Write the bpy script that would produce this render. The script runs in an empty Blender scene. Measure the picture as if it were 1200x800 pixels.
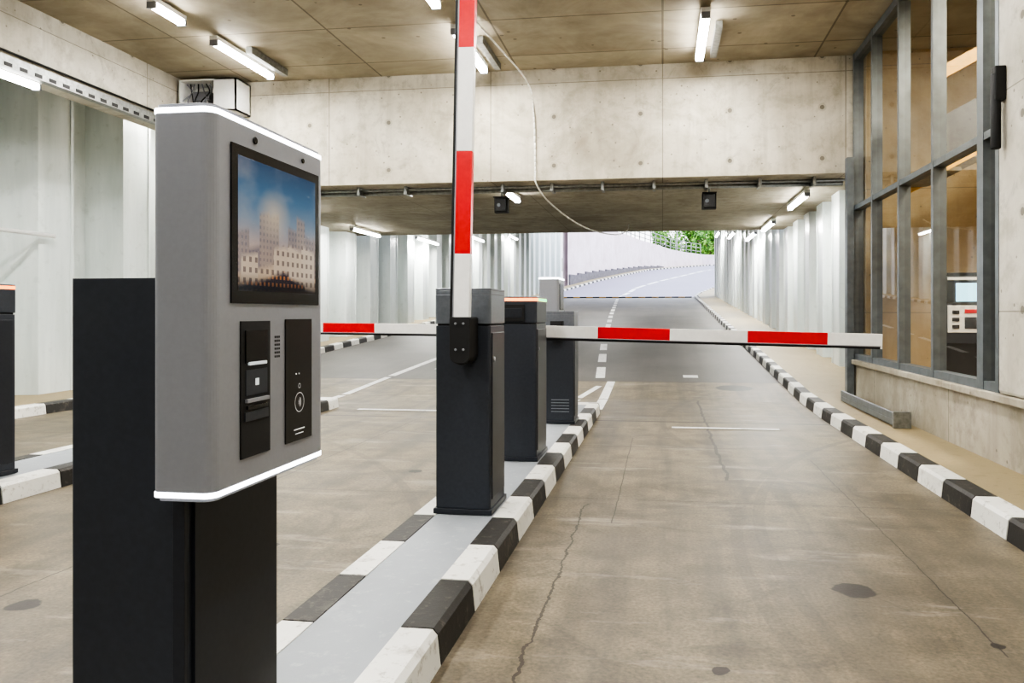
import bpy, bmesh, math, random
from mathutils import Vector, Matrix
random.seed(7)
scene = bpy.context.scene

# ------------------------------------------------------------------ helpers
def lin(v):
    v = v/255.0
    return v/12.92 if v <= 0.04045 else ((v+0.055)/1.055)**2.4
def C(r, g, b): return (lin(r), lin(g), lin(b), 1.0)

class G:
    def __init__(s, name):
        s.m = bpy.data.materials.new(name); s.m.use_nodes = True
        s.t = s.m.node_tree
        s.b = s.t.nodes['Principled BSDF']
        s.pos = s.n('ShaderNodeNewGeometry').outputs['Position']
        sp = s.n('ShaderNodeSeparateXYZ'); s.t.links.new(s.pos, sp.inputs[0])
        s.x, s.y, s.z = sp.outputs[0], sp.outputs[1], sp.outputs[2]
    def n(s, typ): return s.t.nodes.new(typ)
    def put(s, inp, v):
        if isinstance(v, bpy.types.NodeSocket): s.t.links.new(v, inp)
        else: inp.default_value = v
    def math(s, op, a, b=0.0, c=None, clamp=False):
        k = s.n('ShaderNodeMath'); k.operation = op; k.use_clamp = clamp
        s.put(k.inputs[0], a); s.put(k.inputs[1], b)
        if c is not None: s.put(k.inputs[2], c)
        return k.outputs[0]
    def scale(s, sx, sy, sz):
        k = s.n('ShaderNodeVectorMath'); k.operation = 'MULTIPLY'
        s.put(k.inputs[0], s.pos); k.inputs[1].default_value = (sx, sy, sz)
        return k.outputs[0]
    def noise(s, scale, detail=4, rough=0.55, vec=None, dist=0.0):
        k = s.n('ShaderNodeTexNoise'); s.put(k.inputs['Vector'], vec if vec is not None else s.pos)
        k.inputs['Scale'].default_value = scale; k.inputs['Detail'].default_value = detail
        k.inputs['Roughness'].default_value = rough; k.inputs['Distortion'].default_value = dist
        return k.outputs[0]
    def ramp(s, fac, stops):
        k = s.n('ShaderNodeValToRGB'); s.put(k.inputs[0], fac)
        e = k.color_ramp.elements
        e[0].position, e[0].color = stops[0][0], stops[0][1]
        e[1].position, e[1].color = stops[-1][0], stops[-1][1]
        for p, c in stops[1:-1]:
            q = e.new(p); q.color = c
        return k.outputs[0]
    def mix(s, f, a, b, blend='MIX'):
        k = s.n('ShaderNodeMix'); k.data_type = 'RGBA'; k.blend_type = blend
        s.put(k.inputs[0], f); s.put(k.inputs[6], a); s.put(k.inputs[7], b)
        return k.outputs[2]
    def lines(s, coord, period, w, off=0.0):
        a = s.math('ADD', coord, off)
        p = s.math('PINGPONG', a, period/2.0)
        return s.math('LESS_THAN', p, w)
    def band(s, coord, a, b):
        return s.math('MULTIPLY', s.math('GREATER_THAN', coord, a), s.math('LESS_THAN', coord, b))
    def bump(s, h, strength=0.2, dist=0.02):
        k = s.n('ShaderNodeBump'); k.inputs['Strength'].default_value = strength
        k.inputs['Distance'].default_value = dist; s.put(k.inputs['Height'], h)
        s.t.links.new(k.outputs[0], s.b.inputs['Normal'])
    def out(s, col, rough=0.6, metal=0.0, spec=0.5):
        s.put(s.b.inputs['Base Color'], col); s.put(s.b.inputs['Roughness'], rough)
        s.put(s.b.inputs['Metallic'], metal); s.put(s.b.inputs['Specular IOR Level'], spec)
        return s.m

def simple(name, col, rough=0.5, metal=0.0, var=0.06, nscale=14.0, spec=0.5):
    g = G(name)
    f = g.noise(nscale, 3)
    d = tuple(max(0, x*(1-var*3)) for x in col[:3])+(1,)
    l = tuple(min(1, x*(1+var*3)) for x in col[:3])+(1,)
    return g.out(g.ramp(f, [(0.3, d), (0.7, l)]), rough, metal, spec)

def emis(name, col, strength, base=None):
    g = G(name)
    g.out(base or col, 0.4)
    g.put(g.b.inputs['Emission Color'], col); g.b.inputs['Emission Strength'].default_value = strength
    return g.m

# ------------------------------------------------------------------ materials
def m_floor():
    g = G('concrete_floor')
    big = g.noise(0.55, 5, 0.6, dist=0.4)
    mid = g.noise(3.2, 6, 0.65)
    fine = g.noise(60, 3, 0.6)
    c = g.ramp(big, [(0.25, C(98,90,76)), (0.45, C(122,113,96)), (0.6, C(138,129,110)), (0.8, C(158,148,128))])
    c = g.mix(g.math('MULTIPLY', g.ramp(mid, [(0.40, (1,1,1,1)), (0.58, (0,0,0,1))]), 0.5), c, C(82,75,63))
    c = g.mix(0.65, c, g.ramp(fine, [(0.25, C(82,78,70)), (0.75, C(202,195,181))]), 'OVERLAY')
    # tyre-polished bands along the lanes
    st = g.noise(1.0, 4, 0.6, vec=g.scale(4.2, 0.22, 1))
    c = g.mix(g.math('MULTIPLY', g.ramp(st, [(0.45, (0,0,0,1)), (0.66, (1,1,1,1))]), 0.55), c, C(68,63,56))
    # pale scuffs
    sc = g.noise(1.3, 7, 0.7, vec=g.scale(0.6, 2.6, 1))
    c = g.mix(g.math('MULTIPLY', g.ramp(sc, [(0.57, (0,0,0,1)), (0.68, (1,1,1,1))]), 0.35), c, C(184,176,160))
    sd = g.noise(0.9, 8, 0.78, vec=g.scale(1.0, 1.6, 1), dist=1.2)
    c = g.mix(g.math('MULTIPLY', g.ramp(sd, [(0.53, (0,0,0,1)), (0.60, (1,1,1,1))]), 0.4), c, C(60,54,47))
    sp2 = g.noise(11, 4, 0.7)
    c = g.mix(g.math('MULTIPLY', g.ramp(sp2, [(0.63, (0,0,0,1)), (0.69, (1,1,1,1))]), 0.4), c, C(64,58,50))
    # curved skid arcs
    for cx_, cy_, R_ in ((6.5, 4.0, 6.1), (6.7, 4.2, 6.15), (-8.0, 2.0, 7.0), (5.2, 9.0, 5.2)):
        dx = g.math('SUBTRACT', g.x, cx_); dy = g.math('SUBTRACT', g.y, cy_)
        d = g.math('SQRT', g.math('ADD', g.math('MULTIPLY', dx, dx), g.math('MULTIPLY', dy, dy)))
        k = g.math('LESS_THAN', g.math('ABSOLUTE', g.math('SUBTRACT', d, R_)), 0.035)
        c = g.mix(g.math('MULTIPLY', g.math('MULTIPLY', k, mid), 0.5), c, C(64,58,52))
    wob = g.math('MULTIPLY', g.math('SUBTRACT', g.noise(2.0, 5, 0.7), 0.5), 0.16)
    def crack(x0, ya, yb, w, wb=1.0):
        d = g.math('ABSOLUTE', g.math('ADD', g.math('SUBTRACT', g.x, x0), g.math('MULTIPLY', wob, wb)))
        return g.math('MULTIPLY', g.math('LESS_THAN', d, w), g.band(g.y, ya, yb))
    cr = crack(-0.50, 1.0, 5.05, 0.0055)
    cr = g.math('MAXIMUM', cr, crack(0.49, 5.9, 11.0, 0.013, 0.8))
    cr = g.math('MAXIMUM', cr, crack(-2.9, 1.0, 9.0, 0.005, 0.4))
    cr = g.math('MAXIMUM', cr, crack(-0.30, 4.6, 7.8, 0.0035, 0.2))
    cr = g.math('MAXIMUM', cr, crack(1.25, 3.0, 6.8, 0.0035, 0.3))
    for yy, w in ((9.02, 0.035), (5.2, 0.004), (7.3, 0.007), (12.78, 0.03)):
        d = g.math('ABSOLUTE', g.math('ADD', g.math('SUBTRACT', g.y, yy), g.math('MULTIPLY', wob, 0.12)))
        cr = g.math('MAXIMUM', cr, g.math('LESS_THAN', d, w))
    c = g.mix(g.math('MULTIPLY', cr, 0.8), c, C(42,37,32))
    # oil spots
    def spot(x0, y0, r):
        dx = g.math('SUBTRACT', g.x, x0); dy = g.math('SUBTRACT', g.y, y0)
        d = g.math('SQRT', g.math('ADD', g.math('MULTIPLY', dx, dx), g.math('MULTIPLY', dy, dy)))
        d = g.math('ADD', d, g.math('MULTIPLY', g.math('SUBTRACT', g.noise(12, 5), 0.5), 0.07))
        return g.math('SUBTRACT', 1.0, g.math('DIVIDE', d, r), clamp=True)
    sp = None
    for x0, y0, r in ((0.86,3.63,0.095), (-2.72,2.95,0.07), (1.25,3.1,0.03), (-1.95,5.9,0.06), (0.2,2.75,0.03), (-2.1,3.9,0.05), (1.1,12.2,0.3)):
        q = g.math('MULTIPLY', spot(x0, y0, r), 9.0, clamp=True)
        sp = q if sp is None else g.math('MAXIMUM', sp, q)
    c = g.mix(g.math('MULTIPLY', sp, 0.88), c, C(30,26,25))
    g.bump(g.math('SUBTRACT', g.math('ADD', g.math('MULTIPLY', mid, 0.3), g.math('MULTIPLY', fine, 0.3)), cr), 0.25, 0.008)
    r = g.math('ADD', 0.36, g.math('MULTIPLY', big, 0.3))
    return g.out(c, r)

def m_asphalt():
    g = G('asphalt')
    a = g.noise(0.5, 5, 0.6); f = g.noise(70, 3, 0.6)
    c = g.ramp(a, [(0.3, C(78,75,71)), (0.7, C(104,100,95))])
    c = g.mix(0.5, c, g.ramp(f, [(0.25, C(60,60,60)), (0.75, C(200,200,200))]), 'OVERLAY')
    st = g.noise(1.0, 4, 0.6, vec=g.scale(1.6, 0.07, 1))
    c = g.mix(g.math('MULTIPLY', g.ramp(st, [(0.45, (0,0,0,1)), (0.65, (1,1,1,1))]), 0.4), c, C(60,58,56))
    c = g.mix(g.math('MULTIPLY', g.math('GREATER_THAN', g.y, 48.0), 0.7), c, C(138,134,158))  # daylight past the tunnel mouth painted into the colour as pale violet
    g.bump(f, 0.3, 0.005)
    return g.out(c, 0.55)

def m_concrete(name, cols, px, pz, axis='x', holes=True, joints=True, patch=0.5):
    g = G(name)
    big = g.noise(0.8, 6, 0.62, dist=0.6); mid = g.noise(5, 6, 0.7); fine = g.noise(40, 3)
    c = g.ramp(big, [(0.28, cols[0]), (0.46, cols[1]), (0.62, cols[2])])
    c = g.mix(g.math('MULTIPLY', g.ramp(mid, [(0.34, (1,1,1,1)), (0.5, (0,0,0,1))]), patch), c, cols[0])
    drip = g.noise(1.0, 5, 0.6, vec=g.scale(5, 5, 0.5))
    c = g.mix(g.math('MULTIPLY', g.ramp(drip, [(0.50, (0,0,0,1)), (0.70, (1,1,1,1))]), 0.45), c, cols[0])
    blot = g.noise(1.9, 8, 0.75, dist=1.0)
    c = g.mix(g.math('MULTIPLY', g.ramp(blot, [(0.56, (0,0,0,1)), (0.66, (1,1,1,1))]), 0.35*patch/0.5), c, tuple(x*0.6 for x in cols[0][:3])+(1,))
    h = g.math('MULTIPLY', fine, 0.3)
    u = {'x': g.x, 'y': g.y}[axis]
    if joints:
        j = g.math('MAXIMUM', g.lines(u, px, 0.007), g.lines(g.z, pz, 0.005, 0.33))
        c = g.mix(g.math('MULTIPLY', j, 0.6), c, C(92,86,74)); h = g.math('SUBTRACT', h, j)
    if holes:
        a = g.math('PINGPONG', g.math('ADD', u, 0.3), px/4.0)
        b = g.math('PINGPONG', g.math('ADD', g.z, 0.08), 0.34)
        d = g.math('SQRT', g.math('ADD', g.math('MULTIPLY', a, a), g.math('MULTIPLY', b, b)))
        k = g.math('LESS_THAN', d, 0.03)
        k2 = g.math('LESS_THAN', d, 0.055)
        c = g.mix(g.math('MULTIPLY', k2, 0.35), c, C(150,142,126))
        c = g.mix(g.math('MULTIPLY', k, 0.7), c, C(84,78,68)); h = g.math('SUBTRACT', h, k)
    v = g.n('ShaderNodeTexVoronoi'); v.inputs['Scale'].default_value = 7.0
    g.t.links.new(g.pos, v.inputs['Vector'])
    k = g.math('LESS_THAN', v.outputs[0], 0.085)
    c = g.mix(g.math('MULTIPLY', k, 0.6), c, C(90,84,74))
    g.bump(h, 0.35, 0.01)
    return g.out(c, 0.75)

def m_ceiling():
    g = G('board_cast_concrete')
    cx = g.math('FLOOR', g.math('DIVIDE', g.x, 2.0)); cy = g.math('FLOOR', g.math('DIVIDE', g.y, 1.25))
    wn = g.n('ShaderNodeTexWhiteNoise'); wn.noise_dimensions = '2D'
    cb = g.n('ShaderNodeCombineXYZ'); g.put(cb.inputs[0], cx); g.put(cb.inputs[1], cy)
    g.t.links.new(cb.outputs[0], wn.inputs['Vector'])
    big = g.noise(0.9, 6, 0.65, dist=0.8); grain = g.noise(1.0, 5, 0.6, vec=g.scale(3, 5, 1))
    c = g.ramp(big, [(0.28, C(124,115,98)), (0.48, C(155,146,126)), (0.65, C(182,172,152))])
    c = g.mix(0.25, c, g.ramp(wn.outputs[0], [(0.0, C(108,99,81)), (1.0, C(200,191,170))]))
    c = g.mix(0.15, c, g.ramp(grain, [(0.3, C(110,102,86)), (0.7, C(194,185,164))]))
    j = g.math('MAXIMUM', g.lines(g.x, 2.0, 0.012), g.lines(g.y, 1.25, 0.012))
    c = g.mix(g.math('MULTIPLY', j, 0.65), c, C(76,69,57))
    v = g.n('ShaderNodeTexVoronoi'); v.inputs['Scale'].default_value = 3.2
    g.t.links.new(g.pos, v.inputs['Vector'])
    c = g.mix(g.math('MULTIPLY', g.math('LESS_THAN', v.outputs[0], 0.08), 0.6), c, C(76,69,57))
    g.bump(g.math('SUBTRACT', grain, j), 0.2, 0.01)
    return g.out(c, 0.7)

def m_panel():
    g = G('white_painted_steel')
    a = g.noise(1.0, 5, 0.6, vec=g.scale(3, 3, 0.4)); b = g.noise(7, 5, 0.6)
    c = g.ramp(a, [(0.3, C(192,201,199)), (0.65, C(218,224,222))])
    c = g.mix(g.math('MULTIPLY', g.ramp(b, [(0.3, (1,1,1,1)), (0.42, (0,0,0,1))]), 0.25), c, C(156,162,156))
    return g.out(c, 0.30)

def m_painted(name, base, worn, amt=0.5):
    g = G(name)
    b = g.noise(16, 7, 0.72); a = g.noise(1.7, 5)
    c = g.ramp(a, [(0.3, tuple(x*0.85 for x in base[:3])+(1,)), (0.7, base)])
    c = g.mix(g.math('MULTIPLY', g.ramp(b, [(0.56, (0,0,0,1)), (0.66, (1,1,1,1))]), amt), c, worn)
    b2 = g.noise(5, 6, 0.7)
    c = g.mix(g.math('MULTIPLY', g.ramp(b2, [(0.58, (0,0,0,1)), (0.68, (1,1,1,1))]), amt*0.7), c, worn)
    g.bump(b, 0.25, 0.008)
    return g.out(c, 0.55)

FLOOR = m_floor(); ASPH = m_asphalt(); CEIL = m_ceiling(); PANEL = m_panel()
BEAM = m_concrete('cast_concrete_pale', (C(148,140,123), C(187,180,163), C(209,203,188)), 2.4, 1.6, 'x')
SIDE = m_concrete('cast_concrete_side', (C(152,146,132), C(186,181,168), C(204,200,189)), 2.4, 1.6, 'y')
LOWW = m_concrete('cast_concrete_low', (C(122,114,99), C(152,145,129), C(172,165,151)), 2.4, 1.6, 'y', holes=False)
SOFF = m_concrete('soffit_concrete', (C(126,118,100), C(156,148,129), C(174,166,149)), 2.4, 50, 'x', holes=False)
LOBBY = m_concrete('lobby_warm_plaster', (C(150,128,92), C(178,156,118), C(194,174,136)), 1.2, 1.6, 'x', holes=False, patch=0.3)
PINK = m_concrete('retaining_concrete', (C(206,192,196), C(220,207,212), C(228,217,222)), 3.0, 50, 'y', holes=False, patch=0.2)
FOOT = m_painted('footway_concrete', C(150,135,103), C(108,96,70), 0.5)
KW = m_painted('kerb_white_paint', C(224,223,217), C(140,134,122), 0.75)
KB = m_painted('kerb_black_paint', C(42,40,38), C(104,98,88), 0.5)
ISL = m_painted('island_grey_paint', C(146,151,156), C(178,180,182), 0.4)
LINE = m_painted('road_marking_white', C(222,222,220), C(124,118,110), 0.8)
DARK = simple('anthracite_powdercoat', C(52,56,64), 0.42, 0.2, 0.03, 60)
DARK2 = simple('anthracite_panel', C(44,47,54), 0.38, 0.2, 0.03, 60)
CAPM = simple('cap_grey', C(108,113,120), 0.35, 0.4, 0.03, 40)
GREY = simple('silver_grey_paint', C(142,144,151), 0.36, 0.3, 0.008, 90)
BLACK = simple('black_plastic', C(20,20,22), 0.25, 0.0, 0.05, 60)
BLACKM = simple('black_matte', C(18,18,20), 0.6, 0.0, 0.05, 60)
RED = simple('red_reflective', C(206,18,30), 0.3, 0.0, 0.02, 30)
WHITE = simple('white_enamel', C(232,232,230), 0.3, 0.0, 0.01, 30)
FRAME = simple('grey_steel_frame', C(104,110,114), 0.4, 0.4, 0.05, 10)
GALV = simple('galvanised_steel', C(140,142,140), 0.4, 0.7, 0.08, 20)
CABLE = simple('white_cable', C(235,233,225), 0.5, 0, 0.01)
YEL = simple('yellow_paint', C(232,176,36), 0.4, 0.0, 0.05)
GREEN1 = simple('leaf_green', C(70,120,42), 0.6, 0.0, 0.2, 3)
GREEN2 = simple('leaf_green_light', C(120,165,66), 0.6, 0.0, 0.2, 3)
BARK = simple('bark', C(86,70,54), 0.8, 0, 0.15, 12)
GRASS = simple('grass', C(92,120,60), 0.9, 0, 0.2, 2)
STEP = simple('weathered_stone', C(104,101,108), 0.7, 0, 0.08, 3)
LOBF = simple('lobby_floor_tile', C(160,134,86), 0.3, 0, 0.08, 3)
TUBE = emis('fluorescent_tube', (1, 0.985, 0.95, 1), 34.0)
LEDW = emis('led_strip_white', (0.95, 0.97, 1, 1), 3.0)
LEDO = emis('led_orange', (1, 0.25, 0.04, 1), 2.4)
LEDG = emis('led_green', (0.1, 1, 0.35, 1), 1.0)
PINKSCR = emis('payment_screen_blue', C(150,205,225), 1.5)
SLOTG = emis('slot_glow', C(190,196,200), 0.35)
ICON = emis('icon_white', C(190,190,190), 0.3)

def m_screen():
    g = G('display_city_picture')
    u = g.math('DIVIDE', g.math('SUBTRACT', g.y, 1.502), 0.36); w = g.math('DIVIDE', g.math('SUBTRACT', g.z, 1.30), 0.285)
    c = g.ramp(w, [(0.30, C(206,178,160)), (0.55, C(140,158,176)), (0.75, C(84,128,162)), (1.0, C(44,84,122))])
    cl = g.noise(1.0, 3, 0.5, vec=g.scale(1, 7, 14))
    c = g.mix(g.math('MULTIPLY', g.ramp(cl, [(0.5, (0,0,0,1)), (0.75, (1,1,1,1))]), 0.3), c, C(206,196,190))
    def row(cell, off, lo, span, c0, c1, wcell, base, k):
        uu = g.math('ADD', u, off)
        cu = g.math('FLOOR', g.math('DIVIDE', uu, cell))
        wn = g.n('ShaderNodeTexWhiteNoise'); wn.noise_dimensions = '1D'; g.put(wn.inputs['W'], g.math('ADD', cu, off*91))
        hgt = g.math('ADD', lo, g.math('MULTIPLY', wn.outputs[0], span))
        du = g.math('ABSOLUTE', g.math('SUBTRACT', u, 0.55)); hgt = g.math('SUBTRACT', hgt, g.math('MULTIPLY', du, 0.25))
        m = g.math('MULTIPLY', g.math('SUBTRACT', hgt, w), 22.0, clamp=True)
        wx = g.math('LESS_THAN', g.math('PINGPONG', u, 0.5/wcell), 0.22/wcell)
        wz = g.math('LESS_THAN', g.math('PINGPONG', w, 0.6/wcell), 0.3/wcell)
        col = g.mix(wn.outputs[0], c0, c1)
        col = g.mix(g.math('MULTIPLY', g.math('MULTIPLY', wx, wz), k), col, base)
        return m, col
    m, col = row(0.12, 0.0, 0.40, 0.34, C(120,118,132), C(176,158,146), 24, C(84,88,110), 0.5)
    c = g.mix(g.math('MULTIPLY', m, 0.8), c, col)
    m, col = row(0.19, 0.35, 0.26, 0.28, C(214,188,158), C(232,214,192), 15, C(96,82,88), 0.75)
    c = g.mix(g.math('MULTIPLY', m, 0.92), c, col)
    m, col = row(0.23, 0.77, 0.12, 0.14, C(34,40,62), C(76,66,78), 20, C(226,150,80), 0.7)
    c = g.mix(m, c, col)
    du = g.math('SUBTRACT', u, 0.42); dw = g.math('SUBTRACT', w, 0.62)
    d = g.math('SQRT', g.math('ADD', g.math('MULTIPLY', du, du), g.math('MULTIPLY', dw, dw)))
    c = g.mix(g.math('MULTIPLY', g.math('SUBTRACT', 1.0, g.math('MULTIPLY', d, 4.5), clamp=True), 0.6), c, C(240,218,184))  # reflection glow on the display, painted into its picture
    c = g.mix(g.ramp(w, [(0.0, (1,1,1,1)), (0.14, (0,0,0,1))]), c, C(18,20,32))
    g.out(C(6,6,8), 0.12)
    g.put(g.b.inputs['Emission Color'], c); g.b.inputs['Emission Strength'].default_value = 0.42
    return g.m
SCREEN = m_screen()

def m_glass():
    m = bpy.data.materials.new('window_glass'); m.use_nodes = True; t = m.node_tree
    t.nodes.clear()
    o = t.nodes.new('ShaderNodeOutputMaterial'); mx = t.nodes.new('ShaderNodeMixShader')
    tr = t.nodes.new('ShaderNodeBsdfTransparent'); gl = t.nodes.new('ShaderNodeBsdfGlossy')
    ge = t.nodes.new('ShaderNodeNewGeometry'); dt = t.nodes.new('ShaderNodeVectorMath'); dt.operation = 'DOT_PRODUCT'
    t.links.new(ge.outputs['Incoming'], dt.inputs[0]); t.links.new(ge.outputs['Normal'], dt.inputs[1])
    def mt(op, a, b=0.0):
        k = t.nodes.new('ShaderNodeMath'); k.operation = op
        for i, v in enumerate((a, b)):
            if isinstance(v, bpy.types.NodeSocket): t.links.new(v, k.inputs[i])
            else: k.inputs[i].default_value = v
        return k.outputs[0]
    f = mt('ADD', mt('MULTIPLY', mt('POWER', mt('SUBTRACT', 1.0, mt('ABSOLUTE', dt.outputs['Value'])), 5.0), 0.88), 0.12)
    tr.inputs[0].default_value = (0.84, 0.87, 0.88, 1); gl.inputs['Roughness'].default_value = 0.015
    t.links.new(f, mx.inputs[0]); t.links.new(tr.outputs[0], mx.inputs[1]); t.links.new(gl.outputs[0], mx.inputs[2])
    t.links.new(mx.outputs[0], o.inputs[0])
    return m
GLASS = m_glass()

# ------------------------------------------------------------------ mesh builder
class B:
    def __init__(s): s.bm = bmesh.new(); s.mats = []
    def mi(s, m):
        if m not in s.mats: s.mats.append(m)
        return s.mats.index(m)
    def face(s, vs, m, smooth=False):
        f = s.bm.faces.new(vs); f.material_index = s.mi(m); f.smooth = smooth; return f
    def prism(s, pts, z0, z1, m, M=None, smooth=False, cap=None, inset_top=None):
        a = [s.bm.verts.new((x, y, z0)) for x, y in pts]
        b = [s.bm.verts.new((x, y, z1)) for x, y in (inset_top or pts)]
        n = len(pts)
        for i in range(n): s.face([a[i], a[(i+1) % n], b[(i+1) % n], b[i]], m, smooth)
        s.face(list(reversed(a)), cap or m); s.face(b, cap or m)
        if M is not None:
            for v in a+b: v.co = M @ v.co
    def box(s, x0, x1, y0, y1, z0, z1, m, M=None):
        s.prism([(x0, y0), (x1, y0), (x1, y1), (x0, y1)], z0, z1, m, M)
    def cyl(s, p, q, r, m, n=16, smooth=True):
        p, q = Vector(p), Vector(q); d = q-p
        R = d.to_track_quat('Z', 'Y').to_matrix().to_4x4()
        M = Matrix.Translation(p) @ R
        s.prism([(r*math.cos(2*math.pi*i/n), r*math.sin(2*math.pi*i/n)) for i in range(n)], 0, d.length, m, M, smooth)
    def path(s, pts, r, m, n=8):
        for a, b in zip(pts[:-1], pts[1:]): s.cyl(a, b, r, m, n)
    def quad(s, p, m):
        s.face([s.bm.verts.new(x) for x in p], m)
    def done(s, name, bevel=0.0, seg=2):
        bmesh.ops.recalc_face_normals(s.bm, faces=s.bm.faces)
        xs = [v.co for v in s.bm.verts]
        o = Vector(((min(v.x for v in xs)+max(v.x for v in xs))/2, (min(v.y for v in xs)+max(v.y for v in xs))/2, min(v.z for v in xs)))
        for v in s.bm.verts: v.co -= o
        me = bpy.data.meshes.new(name); s.bm.to_mesh(me); s.bm.free()
        for m in s.mats: me.materials.append(m)
        ob = bpy.data.objects.new(name, me); ob.location = o
        scene.collection.objects.link(ob)
        if bevel:
            md = ob.modifiers.new('bevel', 'BEVEL'); md.width = bevel; md.segments = seg
            md.limit_method = 'ANGLE'; md.angle_limit = math.radians(50); md.harden_normals = False
        return ob

def rrect(x0, x1, y0, y1, r, n=5, rs=None):
    rs = rs or (r, r, r, r)   # (x1,y1) (x0,y1) (x0,y0) (x1,y0)
    out = []
    for (cx, cy, a0), rr in zip(((x1, y1, 0), (x0, y1, 90), (x0, y0, 180), (x1, y0, 270)), rs):
        sx = -1 if cx == x1 else 1; sy = -1 if cy == y1 else 1
        for i in range(n+1):
            a = math.radians(a0+90*i/n)
            out.append((cx+sx*rr+rr*math.cos(a), cy+sy*rr+rr*math.sin(a)))
    return out

def interp(tab, t):
    if t <= tab[0][0]: return tab[0][1]
    for (a, va), (b, vb) in zip(tab[:-1], tab[1:]):
        if t <= b: return va+(vb-va)*(t-a)/(b-a)
    return tab[-1][1]
ZR = [(-20,0),(9.5,0),(11,0.03),(13,0.15),(48,2.30),(52,2.62),(57,3.2),(62,3.87),(78.5,5.67),(97,7.27),(112,8.2)]
XL = [(-20,-7.7),(35,-7.6),(46,-7.5),(52,-7.3),(57,-6.4),(62,-5.2),(70,-3.4),(78.5,-1.4),(88,2.0),(97,5.8),(112,16)]
XR = [(-20,1.88),(47,1.88),(51,2.3),(55,3.3),(62,5.6),(70,8.6),(78.5,12.0),(97,21),(112,32)]
zr = lambda y: interp(ZR, y)
xl = lambda y: interp(XL, y)
xr = lambda y: interp(XR, y)

# ------------------------------------------------------------------ floor / road
ys = [-8, 0, 5, 9.5, 10, 10.5, 11, 12, 12.8]
b = B()
for a, c in zip(ys[:-1], ys[1:]):
    b.quad([(-9.4, a, zr(a)), (3.6, a, zr(a)), (3.6, c, zr(c)), (-9.4, c, zr(c))], FLOOR)
b.done('floor')
b = B()
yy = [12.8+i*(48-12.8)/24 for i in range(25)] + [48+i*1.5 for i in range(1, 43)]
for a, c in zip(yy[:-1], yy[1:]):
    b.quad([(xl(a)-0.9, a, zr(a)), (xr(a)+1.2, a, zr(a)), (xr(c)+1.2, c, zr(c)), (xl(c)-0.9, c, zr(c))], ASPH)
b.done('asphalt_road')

def kerb(name, fx, y0, y1, side, w=0.16, h=0.13, step=0.5, phase=2.65):
    """side=+1: kerb body lies at larger x than fx(y)"""
    bb = B(); y = phase - 40*step
    k = 0
    while y < y1:
        a, c = max(y, y0), min(y+step, y1)
        if c > a:
            m = KB if k % 2 == 0 else KW
            z0a, z0c = zr(a), zr(c)
            xa, xc = fx(a), fx(c)
            g = 0.006
            P = []
            for (yy_, xx_, zz_) in ((a+g, xa, z0a), (c-g, xc, z0c)):
                P.append([bb.bm.verts.new(q) for q in ((xx_, yy_, zz_+0.001), (xx_+side*0.012, yy_, zz_+h-0.02), (xx_+side*0.03, yy_, zz_+h), (xx_+side*w, yy_, zz_+h), (xx_+side*w, yy_, zz_+0.001))])
            for i in range(5): bb.face([P[0][i], P[0][(i+1) % 5], P[1][(i+1) % 5], P[1][i]], m)
            bb.face(P[0], m); bb.face(list(reversed(P[1])), m)
        y += step; k += 1
    return bb.done(name)
kerb('kerb', xr, -8, 62, 1, phase=3.05)
kerb('kerb', xl, -8, 98, -1)
# footways behind the kerbs
b = B(); yy = [-8, 9.5, 10, 10.5, 11, 12, 13, 20, 30, 40, 48, 52, 57, 62]
for a, c in zip(yy[:-1], yy[1:]):
    wa, wc = (0.62 if a < 10.5 else 1.5), (0.62 if c <= 10.5 else 1.5)
    P = [(xr(a)+0.155, a, zr(a)+0.125), (xr(a)+wa, a, zr(a)+0.125), (xr(c)+wc, c, zr(c)+0.125), (xr(c)+0.155, c, zr(c)+0.125)]
    b.quad(P, FOOT)
b.done('footway')
b = B(); yy = [-8, 9.5, 10, 10.5, 11, 12, 13, 20, 30, 35, 40, 46, 52, 57]
for a, c in zip(yy[:-1], yy[1:]):
    b.quad([(xl(a)-0.155, a, zr(a)+0.125), (xl(a)-1.5, a, zr(a)+0.125), (xl(c)-1.5, c, zr(c)+0.125), (xl(c)-0.155, c, zr(c)+0.125)], FOOT)
b.done('footway')
b = B(); yy = [57, 62, 70, 78.5, 88, 97]
for a, c in zip(yy[:-1], yy[1:]):
    b.quad([(xl(a)-0.155, a, zr(a)+0.125), (xl(a)-0.9, a, zr(a)+0.125), (xl(c)-0.9, c, zr(c)+0.125), (xl(c)-0.155, c, zr(c)+0.125)], FOOT)
b.done('footway')

# traffic islands
def island(x0, x1, y0, y1, phase=2.65):
    bb = B(); h = 0.13; y = phase-40*0.5; k = 0
    while y < y1:
        a, c = max(y, y0), min(y+0.5, y1)
        if c > a:
            m = KB if k % 2 == 0 else KW
            g = 0.005
            for xa, xb, s in ((x1, x1-0.15, -1), (x0, x0+0.15, 1)):
                pr = [(xa, 0.001), (xa+s*0.012, h-0.02), (xa+s*0.03, h), (xb, h), (xb, 0.001)]
                P = [[bb.bm.verts.new((px, q, pz)) for px, pz in pr] for q in (a+g, c-g)]
                for i in range(5): bb.face([P[0][i], P[0][(i+1) % 5], P[1][(i+1) % 5], P[1][i]], m)
                bb.face(P[0], m); bb.face(list(reversed(P[1])), m)
        y += 0.5; k += 1
    bb.box(x0+0.15, x1-0.15, y0, y1-0.2, 0.001, h-0.004, ISL)
    bb.box(x0+0.04, x1-0.04, y1-0.2, y1+0.06, 0.001, h-0.002, KW)
    bb.done('traffic_island')
island(-1.41, -0.78, -3, 9.7)
island(-5.05, -4.3, -3, 9.8, 3.0)

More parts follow.
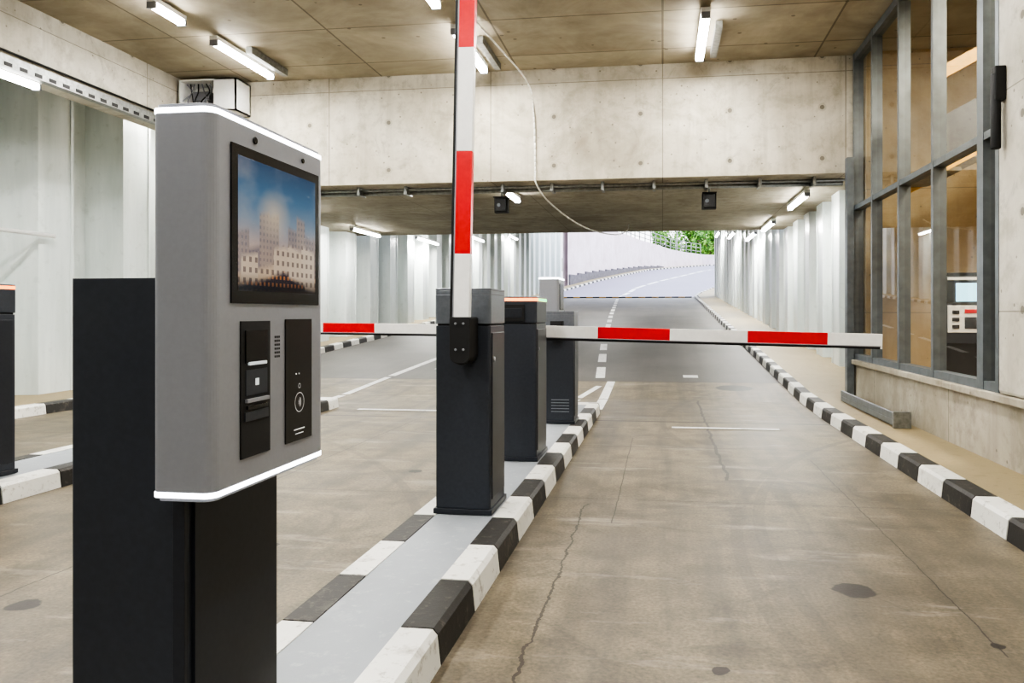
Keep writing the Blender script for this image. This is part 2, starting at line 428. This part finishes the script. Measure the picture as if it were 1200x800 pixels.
# road markings
def marking(name, polys):
    bb = B()
    for p in polys:
        bb.quad([(x, y, zr(y)+0.006) for x, y in p], LINE)
    bb.done(name)
def strip(x0, y0, x1, y1, w):
    d = Vector((x1-x0, y1-y0)).normalized(); n = Vector((-d.y, d.x))*w/2
    return [(x0-n.x, y0-n.y), (x1-n.x, y1-n.y), (x1+n.x, y1+n.y), (x0+n.x, y0+n.y)]
marking('edge_line_marking', [strip(-0.84, 9.95, -0.84, 10.95, .13), strip(-0.84, 11, -0.84, 12.7, .13), strip(-1.3, 9.95, -1.2, 10.9, .1), strip(-1.2, 11.05, -1.0, 12.2, .1)])
marking('edge_line_marking', [strip(-4.75, 10.1, -4.75, 10.95, .12), strip(-4.75, 11.05, -4.75, 12.9, .12), strip(-4.75, 13.05, -4.7, 16, .14), strip(-4.2, 14, -4.0, 16.5, .12)])
marking('stop_line_marking', [strip(0.1, 8.55, 1.25, 8.55, .10)])
marking('stop_line_marking', [strip(-3.95, 9.6, -2.7, 9.6, .10)])
marking('arrow_marking', [strip(0.35, 13.4, 0.6, 13.4, .3)])
pol = []
y = 13.1
CX = [(13,-1.05),(20,-1.5),(30,-2.0),(48,-2.75),(57,-1.9),(62,-0.3),(78.5,4.4),(97,12)]
while y < 46.2 or 48 < y < 90:
    L = 1.4 if y < 50 else 2.4
    e = y+L
    pol.append(strip(interp(CX, y), y, interp(CX, e), e, 0.16 if y < 50 else .3)); y = e+(0.8 if y < 50 else .6)
    if 45.5 < y < 48: y = 48.2
marking('centre_line_marking', pol)
b = B()
for i in range(23):
    x0 = -7.45+i*0.4
    b.box(x0+0.004, x0+0.396, 47.0, 47.4, zr(47.4)+0.002, zr(47.4)+0.05, YEL if i % 2 else KB)
b.done('speed_bump', 0.01)

# ------------------------------------------------------------------ room shell
CZ = 4.67
b = B(); b.box(-9.6, 7.2, -8.2, 10.6, CZ, CZ+0.3, CEIL); b.box(-9.6, -6.96, 10.6, 14.2, CZ, CZ+0.3, CEIL); b.done('ceiling')
b = B(); b.box(-7.2, 7.2, 10.6, 11.15, 3.12, CZ+0.3, BEAM); b.done('concrete_lintel_beam')
b = B(); b.box(-7.45, -6.96, -8.0, 10.595, 3.97, CZ, SIDE); b.box(-7.45, -7.2, 10.595, 14.0, 3.42, CZ, SIDE); b.done('concrete_side_beam')
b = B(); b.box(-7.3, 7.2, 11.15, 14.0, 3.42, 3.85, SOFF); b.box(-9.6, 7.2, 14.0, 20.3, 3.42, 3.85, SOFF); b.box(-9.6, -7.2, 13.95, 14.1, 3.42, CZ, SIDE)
b.done('tunnel_ceiling')
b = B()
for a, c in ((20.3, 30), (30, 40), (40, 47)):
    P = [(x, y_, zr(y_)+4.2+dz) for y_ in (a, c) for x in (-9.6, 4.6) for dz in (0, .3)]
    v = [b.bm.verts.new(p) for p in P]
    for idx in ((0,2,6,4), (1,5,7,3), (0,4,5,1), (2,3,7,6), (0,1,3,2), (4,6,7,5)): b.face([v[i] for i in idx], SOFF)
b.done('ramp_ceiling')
b = B(); b.box(-9.6, 3.2, -8.2, -8.0, 0, CZ, SIDE); b.done('wall_back')
b = B(); b.box(-9.6, -9.35, -8.0, 48, -0.2, 7.2, SIDE); b.done('wall_left')
b = B(); b.box(2.5, 3.0, -8.0, 5.35, 0, CZ, SIDE); b.done('wall_right')
b = B(); b.box(4.2, 4.5, 11.15, 48, -0.2, 7.2, SIDE); b.done('wall_right_tunnel')

def sheet_pile(name, fx, y0, y1, side, ztop, pitch=1.6, depth=0.56):
    """side +1: surface faces +x; trapezoidal sheet-pile section"""
    pts = []; y = y0
    while y < y1:
        for dy, dd in ((0, 0), (0.36*pitch, 0), (0.44*pitch, depth), (0.92*pitch, depth)):
            pts.append((fx(y+dy)-side*dd, y+dy))
        y += pitch
    bb = B(); lo = []; hi = []
    for x, y_ in pts:
        lo.append(bb.bm.verts.new((x, y_, zr(y_)+0.1))); hi.append(bb.bm.verts.new((x, y_, ztop(y_))))
    for i in range(len(pts)-1): bb.face([lo[i], lo[i+1], hi[i+1], hi[i]], PANEL)
    for i in range(0, len(pts)-4, 4):
        x, y_ = pts[i+1]
        bb.box(x-0.015, x+0.015, y_-0.025, y_+0.025, zr(y_)+0.1, ztop(y_)-0.01, PANEL)
        x, y_ = (pts[i+2][0]+pts[i+3][0])/2, (pts[i+2][1]+pts[i+3][1])/2
        bb.box(x-0.02, x+0.03, y_-0.03, y_+0.03, zr(y_)+0.1, ztop(y_)-0.01, PANEL)
    return bb.done(name)
def ztl(y): return CZ-0.01 if y < 13.94 else (3.415 if y < 20.31 else zr(y)+4.17)
wl = lambda y: interp([(-20,-8.7),(8,-8.7),(14,-8.4),(20,-8.2),(48,-8.1),(52,-7.9),(57.5,-7.3)], y)
sheet_pile('sheet_pile_wall', wl, -8, 56.5, 1, ztl)
wr = lambda y: 3.06
sheet_pile('sheet_pile_wall', wr, 11.2, 46.5, -1, lambda y: 3.415 if y < 20.31 else zr(y)+4.17, 1.4, 0.46)

# ------------------------------------------------------------------ outside ramp end
b = B(); WT = [(48.5,7.2),(55,7.5),(66,8.6),(72,8.9),(80,8.8),(90,8.5),(98,8.7),(104,9.0)]
yy = [57.8, 60, 62, 66, 70, 74, 78.5, 84, 88, 92, 97, 100]
lw = lambda y: xl(y)-0.92
for a, c in zip(yy[:-1], yy[1:]):
    P = []
    for y_ in (a, c):
        P += [(lw(y_), y_, zr(y_)-0.1), (lw(y_), y_, interp(WT, y_)), (lw(y_)-0.4, y_, interp(WT, y_)), (lw(y_)-0.4, y_, zr(y_)-0.1)]
    v = [b.bm.verts.new(p) for p in P]
    for i in range(4): b.face([v[i], v[(i+1) % 4], v[4+(i+1) % 4], v[4+i]], PINK)
b.done('retaining_wall')
b = B(); y_ = 58.0
while y_ < 84:
    b.prism([(lw(y_)+0.02, y_), (lw(y_)+0.14, y_), (lw(y_+1.8)+0.14, y_+1.8), (lw(y_+1.8)+0.02, y_+1.8)], zr(y_)+0.126, zr(y_)+0.95-(y_-58)*0.022, STEP); y_ += 1.8
b.done('stepped_plinth', 0.01)
b = B()
ry = [64+i*1.5 for i in range(23)]
for q in ry: b.cyl((lw(q)-0.2, q, interp(WT, q)), (lw(q)-0.2, q, interp(WT, q)+1.25), 0.05, GALV, 6)
for hh in (0.35, 0.8, 1.25):
    b.path([(lw(q)-0.2, q, interp(WT, q)+hh) for q in ry], 0.04, GALV, 6)
b.done('metal_railing')
b = B()
gx = [-40, -8, 10, 40]
for i in range(3):
    b.quad([(gx[i], 106, 7.2), (gx[i+1], 106, 7.2), (gx[i+1], 135, 11.2), (gx[i], 135, 11.2)], GRASS)
b.done('grass_bank')

def tree(x, y, z, h, r, n=2600):
    bb = B()
    bb.cyl((x, y, z), (x, y, z+h*0.5), 0.22, BARK, 8)
    for i in range(6):
        a = i*1.05
        bb.cyl((x, y, z+h*0.35), (x+r*.6*math.cos(a), y+r*.6*math.sin(a), z+h*0.7), 0.09, BARK, 6)
    blobs = [(Vector((random.uniform(-.6,.6)*r, random.uniform(-.6,.6)*r, random.uniform(0.22, 0.85)*h)), random.uniform(.35,.6)*r) for _ in range(14)]
    for i in range(n):
        c, rr = random.choice(blobs)
        d = Vector([random.gauss(0, 1) for _ in range(3)]).normalized()*rr*random.uniform(.6, 1.05)
        p = Vector((x, y, z))+c+d; s = random.uniform(.14, .3)
        u = Vector([random.gauss(0, 1) for _ in range(3)]).normalized(); w = u.orthogonal().normalized()
        bb.quad([p-u*s, p+w*s*.6, p+u*s, p-w*s*.6], GREEN1 if random.random() < .55 else GREEN2)
    bb.done('tree')
tree(4.5, 112, 7.9, 8.5, 3.2); tree(9.0, 116, 8.4, 9, 3.6); tree(0.5, 124, 9.3, 6, 2.6, 1800); tree(6.5, 109, 7.4, 6, 2.8, 2200)
b = B(); b.cyl((2.0, 108, 7.4), (2.0, 108, 15.5), 0.09, GALV, 8); b.cyl((2.0, 108, 15.4), (0.6, 107.6, 15.8), 0.06, GALV, 8); b.box(0.0, 0.8, 107.4, 107.8, 15.75, 15.9, GALV)
b.done('street_lamp')

# ------------------------------------------------------------------ glazed lobby on the right
b = B()
b.box(2.50, 2.75, 5.35, 10.59, 0.0, 0.62, LOWW); b.box(2.44, 2.78, 5.35, 10.59, 0.60, 0.66, LOWW)
b.done('wall_right_low', 0.008)
b = B(); b.box(2.46, 3.0, 5.36, 6.10, 0.66, CZ, SIDE); b.done('concrete_column', 0.03)
mull = [6.16, 6.47, 7.56, 8.60, 9.65, 10.53]
b = B()
for i, q in enumerate(mull):
    w = (0.03, 0.06)[i] if i < 2 else 0.028
    b.box(2.48, 2.60, q-w, q+w, 0.66, CZ-0.005, FRAME)
for z0, z1 in ((0.66, 0.73), (2.61, 2.67), (CZ-0.1, CZ-0.01)):
    b.box(2.485, 2.595, mull[0], mull[-1], z0, z1, FRAME)
for i in range(5):
    for z0, z1 in ((0.73, 2.61), (2.67, CZ-0.1)):
        a, c = mull[i]+0.03, mull[i+1]-0.03
        b.quad([(2.54, a, z0), (2.54, c, z0), (2.54, c, z1), (2.54, a, z1)], GLASS)
b.done('window_1')
b = B(); b.box(2.79, 6.89, 5.3, 10.44, 0.1, 0.35, LOBF); b.done('lobby_floor')
b = B(); b.box(2.62, 7.2, 10.45, 10.59, 0.35, CZ-.01, LOBBY); b.done('wall_lobby_end')
b = B(); b.box(6.9, 7.1, 5.21, 10.44, 0.36, CZ-.01, LOBBY); b.done('wall_lobby_right')
b = B(); b.box(3.02, 6.9, 5.0, 5.2, 0.35, CZ-.01, LOBBY); b.done('wall_lobby_front')
# yellow-edged stair flight inside the lobby
b = B()
def slab(x0, z0, x1, z1, y0, y1, t, m):
    v = [b.bm.verts.new(p) for p in ((x0,y0,z0),(x1,y0,z1),(x1,y0,z1+t),(x0,y0,z0+t),(x0,y1,z0),(x1,y1,z1),(x1,y1,z1+t),(x0,y1,z0+t))]
    for idx in ((0,1,2,3),(7,6,5,4),(0,4,5,1),(3,2,6,7),(1,5,6,2),(0,3,7,4)): b.face([v[i] for i in idx], m)
slab(2.75, 2.65, 5.2, 3.95, 8.3, 8.36, 0.13, YEL); slab(2.75, 2.78, 5.2, 4.08, 8.31, 8.35, 0.45, DARK)
slab(2.75, 3.60, 4.2, 4.38, 8.26, 8.36, 0.14, YEL)
slab(2.75, 2.60, 5.2, 3.90, 9.4, 9.46, 0.13, YEL)
for i in range(9):
    b.box(2.75+i*0.27, 3.03+i*0.27, 8.36, 9.4, 2.72+i*0.14, 2.76+i*0.14, GALV)
b.done('staircase')
b = B()   # pay station behind the glass
PX = 2.87; PY = 8.4
b.prism(rrect(PX, PX+0.42, PY+.03, PY+.4, 0.04), 0.352, 1.68, BLACK); b.box(PX+0.03, PX+0.39, PY+.01, PY+.035, 0.95, 1.64, DARK2)
b.box(PX+0.12, PX+0.33, PY+.002, PY+.012, 1.38, 1.57, PINKSCR)
b.box(PX+0.04, PX+0.38, PY-.005, PY+.012, 1.06, 1.34, WHITE)
for i in range(3): b.box(PX+0.08, PX+0.15, PY-.015, PY-.004, 1.10+i*0.075, 1.14+i*0.075, BLACK)
b.box(PX+0.2, PX+0.34, PY-.015, PY-.004, 1.10, 1.22, BLACK); b.box(PX+0.2, PX+0.34, PY-.015, PY-.004, 1.26, 1.3, RED)
b.box(PX+0.04, PX+0.38, PY, PY+.02, 1.60, 1.63, WHITE)
b.done('pay_station', 0.006)
b = B(); b.cyl((2.40, 5.98, 3.0), (2.40, 5.98, 2.45), 0.035, BLACKM, 14); b.box(2.38, 2.459, 5.94, 6.02, 2.8, 3.05, BLACKM)
b.done('wall_speaker', 0.01)
b = B()   # steel guard rail at base of low wall + end post
b.box(2.27, 2.38, 8.0, 10.3, 0.14, 0.2, FRAME); b.box(2.27, 2.30, 8.0, 10.3, 0.2, 0.27, FRAME); b.box(2.25, 2.42, 7.95, 8.0, 0.126, 0.29, GALV)
b.done('steel_wheel_guard', 0.005)
b = B(); b.box(2.385, 2.475, 10.46, 10.58, 0.15, 3.3, FRAME); b.box(2.34, 2.49, 10.42, 10.59, 0.15, 0.18, FRAME); b.done('steel_post', 0.004)

# ------------------------------------------------------------------ fluorescent lamps
LC = (1, .98, .935)
def lamp(x, y0, y1, z, power, col=LC, twin=False):
    bb = B()
    for q in (y0+0.25, y1-0.25): bb.box(x-0.015, x+0.015, q-0.02, q+0.02, z-0.045, z-0.002, GALV)
    z -= 0.04
    bb.box(x-0.05, x+0.05, y0, y1, z-0.05, z, WHITE)
    bb.box(x-0.05, x+0.05, y0, y0+0.03, z-0.12, z-0.05, GREY)
    bb.box(x-0.05, x+0.05, y1-0.03, y1, z-0.12, z-0.05, GREY)
    for dx in ((-0.03, 0.03)):
        bb.cyl((x+dx, y0+0.03, z-0.085), (x+dx, y1-0.03, z-0.085), 0.022, TUBE, 10)
    if twin: bb.box(x+0.14, x+0.22, y0+0.5, y1+0.05, z-0.06, z+0.03, GALV)
    o = bb.done('fluorescent_lamp')
    if power:
        L = bpy.data.lights.new('tube_light', 'AREA'); L.shape = 'RECTANGLE'; L.size = 0.1; L.size_y = (y1-y0)-0.1
        L.energy = power; L.color = col
        lo = bpy.data.objects.new('tube_light', L); scene.collection.objects.link(lo)
        lo.parent = o; lo.location = (0, 0, -0.012)
P = 40
lamp(-5.4, 8.65, 10.05, CZ, P, twin=True); lamp(-5.4, 7.5, 8.05, CZ, P*.5)
lamp(0.47, 8.6, 10.1, CZ, P, twin=True); lamp(-2.4, 8.7, 10.2, CZ, P, twin=True); lamp(-2.4, 6.5, 7.98, CZ, P)
lamp(0.47, 5.2, 6.7, CZ, P); lamp(-5.4, 4.8, 6.3, CZ, P)  # fixtures above the view, added to light the hall
for yy_ in (1.6, -3.0):  # unseen rows overhead and behind the camera, added for lighting
    for xx in (-5.4, -2.4, 0.47): lamp(xx, yy_, yy_+1.5, CZ, P*1.4)
lamp(-7.1, 6.4, 7.9, 3.97, P*.9); lamp(-7.1, 3.0, 4.5, 3.97, P*.7)
lamp(-7.9, 11.6, 13.1, CZ, P*.7)  # extra lamp added to brighten the left panels
# tunnel
for xx in (-7.4, 2.45):
    lamp(xx, 13.6, 15.4, 3.42, P*1.4); lamp(xx, 17.6, 19.4, 3.42, P*1.4)
lamp(-2.6, 12.2, 13.7, 3.42, P*1.3)
for D in (24, 31, 39):
    for xx in (-7.9, 2.8): lamp(xx, D, D+2.4, 1.25+0.108*D, P*3)
lamp(-2.6, 31, 33.5, zr(31)+4.15, P*4)  # unseen lamp added for more light far up the tunnel
bb = B(); bb.box(3.2, 4.2, 5.9, 6.9, CZ-0.06, CZ-0.012, WHITE); lf = bb.done('lobby_ceiling_light', 0.01)
L = bpy.data.lights.new('lobby_light', 'AREA'); L.size = 0.9; L.energy = 180; L.color = (1, .88, .68)
lo = bpy.data.objects.new('lobby_light', L); scene.collection.objects.link(lo); lo.parent = lf; lo.location = (0, 0, -0.01)

# ------------------------------------------------------------------ pipes, cables, boxes
b = B()
b.path([(-6.9, 11.0, 3.05), (2.45, 11.0, 3.05)], 0.035, GALV, 10); b.path([(-6.9, 10.85, 3.07), (2.45, 10.85, 3.07)], 0.02, GALV, 8)
for i in range(13):
    x_ = -6.6+i*0.72; b.box(x_-0.02, x_+0.02, 10.8, 11.06, 3.0, 3.118, GALV)
b.done('conduit_pipes')
b = B()
b.box(-6.955, -6.865, -2, 10.3, 3.86, 3.93, GALV); b.box(-6.955, -6.94, -2, 10.3, 3.93, 4.02, GALV)
for i in range(60):
    b.box(-6.866, -6.86, -2+i*0.2, -1.9+i*0.2, 3.875, 3.915, BLACKM)
b.path([(-6.93, -2, 4.08), (-6.93, 10.2, 4.05)], 0.014, BLACKM, 8)
b.done('cable_tray')
def catmull(pts, n=8):
    out = []
    P_ = [Vector(p) for p in pts]; P_ = [P_[0]]+P_+[P_[-1]]
    for i in range(1, len(P_)-2):
        for k in range(n):
            t = k/n
            out.append(0.5*((2*P_[i])+(-P_[i-1]+P_[i+1])*t+(2*P_[i-1]-5*P_[i]+4*P_[i+1]-P_[i+2])*t*t+(-P_[i-1]+3*P_[i]-3*P_[i+1]+P_[i+2])*t**3))
    out.append(P_[-2]); return out
b = B(); b.path(catmull([(-2.2, 8.2, 4.64), (-2.05, 9.3, 4.6), (-1.85, 10.5, 4.45), (-1.78, 10.57, 4.0), (-1.76, 10.57, 3.3), (-1.74, 10.58, 3.05), (-1.6, 11.3, 2.85), (-1.3, 13.0, 2.72), (-0.95, 15.5, 2.85), (-0.8, 17.5, 3.15), (-0.8, 18.5, 3.41)]), 0.012, CABLE, 6)
b.done('hanging_cable')
for xx in (-2.38, 0.66):
    b = B(); b.box(xx-0.10, xx+0.10, 11.2, 11.32, 2.76, 2.99, BLACKM); b.box(xx-0.08, xx+0.08, 11.17, 11.2, 2.78, 2.97, BLACK)
    b.cyl((xx, 11.26, 2.98), (xx, 11.26, 3.418), 0.015, GALV, 8); b.cyl((xx-0.03, 11.165, 2.87), (xx-0.03, 11.17, 2.87), 0.03, CAPM, 12)
    b.box(xx-0.1, xx+0.1, 11.1, 11.2, 2.975, 2.985, BLACKM)
    b.done('traffic_signal', 0.006)
# wiring cabinet on the lintel
b = B()
x0, x1, y0, y1, z0, z1 = -6.9, -6.02, 10.2, 10.598, 4.16, 4.62
b.box(x0, x1, y1-0.03, y1, z0, z1, WHITE); b.box(x0, x1, y0, y1, z0, z0+0.02, WHITE); b.box(x0, x1, y0, y1, z1-0.02, z1, WHITE)
b.box(x0, x0+0.02, y0, y1, z0, z1, WHITE); b.box(x1-0.02, x1, y0, y1, z0, z1, WHITE); b.box(-6.36, x1, y0, y0+0.02, z0, z1, WHITE)
b.box(-6.82, -6.55, 10.4, 10.55, 4.38, 4.5, GREY)
for i in range(7):
    xs_ = -6.84+i*0.06
    b.path(catmull([(xs_, 10.3, 4.58), (xs_+random.uniform(-.06,.1), 10.28, 4.45), (xs_+random.uniform(-.08,.12), 10.26, 4.3), (xs_+.05, 10.3, 4.2)], 5), 0.009, BLACKM if i % 2 else GREY, 6)
b.done('electrical_cabinet')
b = B(); b.cyl((-8.5, -2, 2.35), (-8.5, 9.75, 2.35), 0.03, WHITE, 10)
for i in range(5): b.cyl((-8.69, 0.25+i*1.6, 2.35), (-8.5, 0.25+i*1.6, 2.35), 0.02, WHITE, 8)
b.done('wall_rail')

# ------------------------------------------------------------------ barrier arms and housings
def arm(b, origin, ang, length, segs, h=0.10, t=0.05, rub=-1, first='w'):
    """local x runs along the arm; ang = rotation about -Y (0 = +x, 90deg = up)"""
    M = Matrix.Translation(Vector(origin)) @ Matrix.Rotation(-ang, 4, 'Y')
    pos = 0.0; col = first
    for s in segs:
        e = min(pos+s, length)
        b.box(pos, e, -t/2, t/2, -h/2, h/2, RED if col == 'r' else WHITE, M)
        pos = e; col = 'w' if col == 'r' else 'r'
        if pos >= length: break
    z0, z1 = ((-h/2-0.022, -h/2) if rub < 0 else (h/2, h/2+0.022))
    b.box(0.02, length, -0.014, 0.014, z0, z1, BLACKM, M)
    b.box(0.02, length, -t/2-0.002, t/2+0.002, z1-0.004 if rub < 0 else z0-0.004, z1+0.004 if rub < 0 else z0+0.004, GREY, M)
    b.box(length, length+0.012, -t/2, t/2, -h/2-0.02, h/2, WHITE, M)

def housing(b, x0, x1, y0, y1, zt, led='o', display=False, vents=False, side=None):
    z0 = 0.13
    b.box(x0-0.01, x1+0.01, y0-0.01, y1+0.01, z0, z0+0.03, DARK2)
    b.prism(rrect(x0, x1, y0, y1, 0.015), z0+0.03, zt-0.21, DARK)
    b.prism(rrect(x0+0.006, x1-0.006, y0+0.006, y1-0.006, 0.015), zt-0.21, zt-0.20, BLACKM)
    b.prism(rrect(x0-0.003, x1+0.003, y0-0.003, y1+0.003, 0.018), zt-0.20, zt-0.035, CAPM if led != 'o' else DARK)
    b.prism(rrect(x0-0.002, x1+0.002, y0-0.002, y1+0.002, 0.016), zt-0.035, zt-0.012, LEDO if led == 'o' else CAPM)
    if side: b.box(x1-0.004, x1+0.005, y0+0.08, y1-0.01, zt-0.034, zt-0.013, side)
    b.prism(rrect(x0-0.003, x1+0.003, y0-0.003, y1+0.003, 0.018), zt-0.012, zt, CAPM)
    b.box(x1-0.002, x1+0.006, y0+0.03, y1-0.03, z0+0.08, zt-0.25, DARK2)
    b.cyl((x1+0.004, y0+0.07, zt-0.4), (x1+0.012, y0+0.07, zt-0.4), 0.014, GREY, 12)
    if display:
        b.box(x0+0.03, x1-0.09, y0-0.012, y0, zt-0.19, zt-0.06, BLACKM); b.box(x0+0.05, x1-0.11, y0-0.015, y0-0.011, zt-0.16, zt-0.09, DARK2)
    if vents:
        for i in range(5): b.box(x0+0.07, x1-0.05, y0-0.006, y0+0.001, z0+0.12+i*0.03, z0+0.13+i*0.03, CAPM)

b = B()
housing(b, -1.267, -0.951, 4.19, 4.58, 1.395, led='g')
b.cyl((-1.075, 4.03, 1.03), (-1.075, 4.19, 1.03), 0.055, BLACKM, 20)
b.prism(rrect(-1.133, -1.02, 0.985, 1.235, 0.02, 5, rs=(0.012, 0.012, 0.045, 0.045)), -4.19, -4.0, BLACKM, M=Matrix.Rotation(math.radians(90), 4, 'X'))
for zz in (1.06, 1.20):
    b.cyl((-1.098, 3.992, zz), (-1.098, 4.0, zz), 0.007, GREY, 8); b.cyl((-1.055, 3.992, zz), (-1.055, 4.0, zz), 0.007, GREY, 8)
arm(b, (-1.075, 4.045, 1.20), math.radians(88.9), 2.95, [0.375, 0.553, 0.558, 0.555, 0.555, 0.5], h=0.088, rub=1)
b.done('barrier_gate', 0.003)
b = B()
housing(b, -1.267, -0.951, 5.77, 6.27, 1.385, led='o', display=True, side=LEDG)
b.box(-1.16, -1.04, 6.27, 6.42, 1.0, 1.18, BLACKM)
a_ = -math.radians(1.3)
arm(b, (-1.10, 6.47, 1.105), a_, 2.83, [0.56, 0.60, 0.63, 0.63, 0.9], rub=-1)
b.done('barrier_gate', 0.003)
b = B()
housing(b, -1.20, -0.895, 7.78, 8.15, 1.28, led='n', vents=True)
b.box(-1.12, -1.0, 7.64, 7.78, 0.99, 1.18, BLACKM)
arm(b, (-1.05, 7.6, 1.085), math.radians(180-0.6), 3.2, [1.89, 0.56, 0.6, 0.6], rub=1)
b.done('barrier_gate', 0.003)
b = B()
housing(b, -4.88, -4.53, 4.45, 4.85, 1.46, led='o')
b.done('barrier_gate', 0.003)

# slim ticket column further along the island
b = B()
b.prism(rrect(-1.36, -1.16, 8.75, 9.1, 0.02), 0.127, 1.05, DARK); b.prism(rrect(-1.40, -1.17, 8.65, 9.15, 0.03), 1.05, 1.65, GREY)
b.prism(rrect(-1.405, -1.165, 8.645, 9.155, 0.03), 1.65, 1.67, LEDW); b.box(-1.172, -1.162, 8.72, 9.05, 1.3, 1.6, BLACK)
b.done('ticket_terminal', 0.003)

# ------------------------------------------------------------------ main ticket kiosk
b = B()
b.prism(rrect(-1.264, -0.995, 1.495, 1.869, 0.008), 0.15, 1.327, DARK)
b.box(-1.26, -0.988, 1.488, 1.875, 0.127, 0.15, DARK2)
b.box(-0.997, -0.987, 1.515, 1.865, 0.17, 0.86, DARK2)          # side door leaf
b.box(-1.02, -0.993, 1.487, 1.497, 0.15, 1.3, DARK2)          # corner trim
HX0, HX1, HY0, HY1 = -1.016, -0.885, 1.415, 1.926
def foot(d=0.0, r=0.03): return rrect(HX0-d, HX1+d, HY0-d, HY1+d, r, 6, rs=(r, r, r*0.5, r*0.8))
b.prism(foot(-0.006), 0.874, 0.882, GREY, smooth=False)
b.prism(foot(0.001), 0.882, 0.893, LEDW, cap=LEDW)
b.prism(foot(0.0), 0.893, 1.653, GREY)
b.prism(foot(0.001), 1.653, 1.664, LEDW, cap=LEDW)
b.prism(foot(-0.004), 1.664, 1.672, GREY)
X = HX1
def fp(y0, y1, z0, z1, d0, d1, m): b.box(X+d0, X+d1, y0, y1, z0, z1, m)
fp(1.479, 1.884, 1.273, 1.607, -0.004, 0.0035, BLACK)
fp(1.502, 1.862, 1.300, 1.585, 0.003, 0.0042, SCREEN)
fp(1.515, 1.637, 0.942, 1.235, -0.004, 0.003, BLACKM)
fp(1.71, 1.845, 0.942, 1.238, -0.004, 0.003, BLACK)
fp(1.53, 1.62, 1.145, 1.215, 0.002, 0.006, BLACK); fp(1.54, 1.612, 1.14, 1.147, 0.004, 0.009, SLOTG)
fp(1.532, 1.622, 1.075, 1.13, 0.002, 0.0045, DARK); fp(1.57, 1.585, 1.095, 1.11, 0.004, 0.005, SLOTG)
fp(1.53, 1.622, 1.06, 1.068, 0.003, 0.010, GREY); fp(1.535, 1.618, 1.045, 1.053, 0.003, 0.008, BLACK)
fp(1.527, 1.625, 1.02, 1.04, 0.002, 0.006, DARK)
for i in range(6):
    for j in range(3): fp(1.662+j*0.009, 1.667+j*0.009, 1.150+i*0.009, 1.155+i*0.009, -0.001, 0.0012, BLACKM)
def ring(cy, cz, r, w, m, n=28, a0=0, a1=360):
    for i in range(n):
        a = math.radians(a0+(a1-a0)*i/n); c = math.radians(a0+(a1-a0)*(i+1)/n)
        b.quad([(X+0.0038, cy+r*math.cos(a), cz+r*math.sin(a)), (X+0.0038, cy+r*math.cos(c), cz+r*math.sin(c)),
                (X+0.0038, cy+(r-w)*math.cos(c), cz+(r-w)*math.sin(c)), (X+0.0038, cy+(r-w)*math.cos(a), cz+(r-w)*math.sin(a))], m)
ring(1.777, 1.075, 0.006, 0.0012, ICON)
ring(1.777, 1.035, 0.024, 0.0015, ICON)
for r_ in (0.007, 0.012, 0.017): ring(1.768, 1.035, r_, 0.0018, ICON, 10, -45, 45)
fp(1.75, 1.805, 0.968, 0.971, 0.0025, 0.0038, ICON); fp(1.757, 1.798, 0.958, 0.960, 0.0025, 0.0038, ICON)
b.cyl((X+0.002, 1.775, 1.105), (X+0.0045, 1.775, 1.105), 0.002, ICON, 8); b.cyl((X+0.002, 1.76, 1.105), (X+0.0045, 1.76, 1.105), 0.002, ICON, 8)
b.cyl((X-0.001, 1.575, 1.63), (X+0.003, 1.575, 1.63), 0.008, BLACK, 14); b.cyl((X-0.001, 1.80, 1.63), (X+0.003, 1.80, 1.63), 0.006, BLACK, 14)
b.done('ticket_kiosk', 0.0012, 1)

# ------------------------------------------------------------------ sky, sun, camera
w = bpy.data.worlds.new('sky'); scene.world = w; w.use_nodes = True
bg = w.node_tree.nodes['Background']
tc = w.node_tree.nodes.new('ShaderNodeTexCoord'); sx = w.node_tree.nodes.new('ShaderNodeSeparateXYZ'); rp = w.node_tree.nodes.new('ShaderNodeValToRGB')
w.node_tree.links.new(tc.outputs['Generated'], sx.inputs[0]); w.node_tree.links.new(sx.outputs[2], rp.inputs[0])
rp.color_ramp.elements[0].position = 0.0; rp.color_ramp.elements[0].color = (0.97, 0.98, 1, 1)
rp.color_ramp.elements[1].position = 0.6; rp.color_ramp.elements[1].color = (0.75, 0.83, 1, 1)
w.node_tree.links.new(rp.outputs[0], bg.inputs[0]); bg.inputs[1].default_value = 2.4
S = bpy.data.lights.new('sun', 'SUN'); S.energy = 1.6; S.angle = 0.2
so = bpy.data.objects.new('sun', S); so.rotation_euler = (math.radians(-35), math.radians(25), 0); so.location = (0, 80, 40); scene.collection.objects.link(so)

cam = bpy.data.cameras.new('camera'); cam.lens = 27; cam.sensor_width = 36; cam.shift_x = -50/1200; cam.shift_y = -32/1200
cam.clip_start = 0.05; cam.clip_end = 500
co = bpy.data.objects.new('camera', cam); co.location = (0, 0, 1.25); co.rotation_euler = (math.radians(90), 0, math.radians(8))
scene.collection.objects.link(co); scene.camera = co
scene.view_settings.view_transform = 'AgX'
scene.view_settings.look = 'AgX - High Contrast'
scene.view_settings.exposure = 0.58
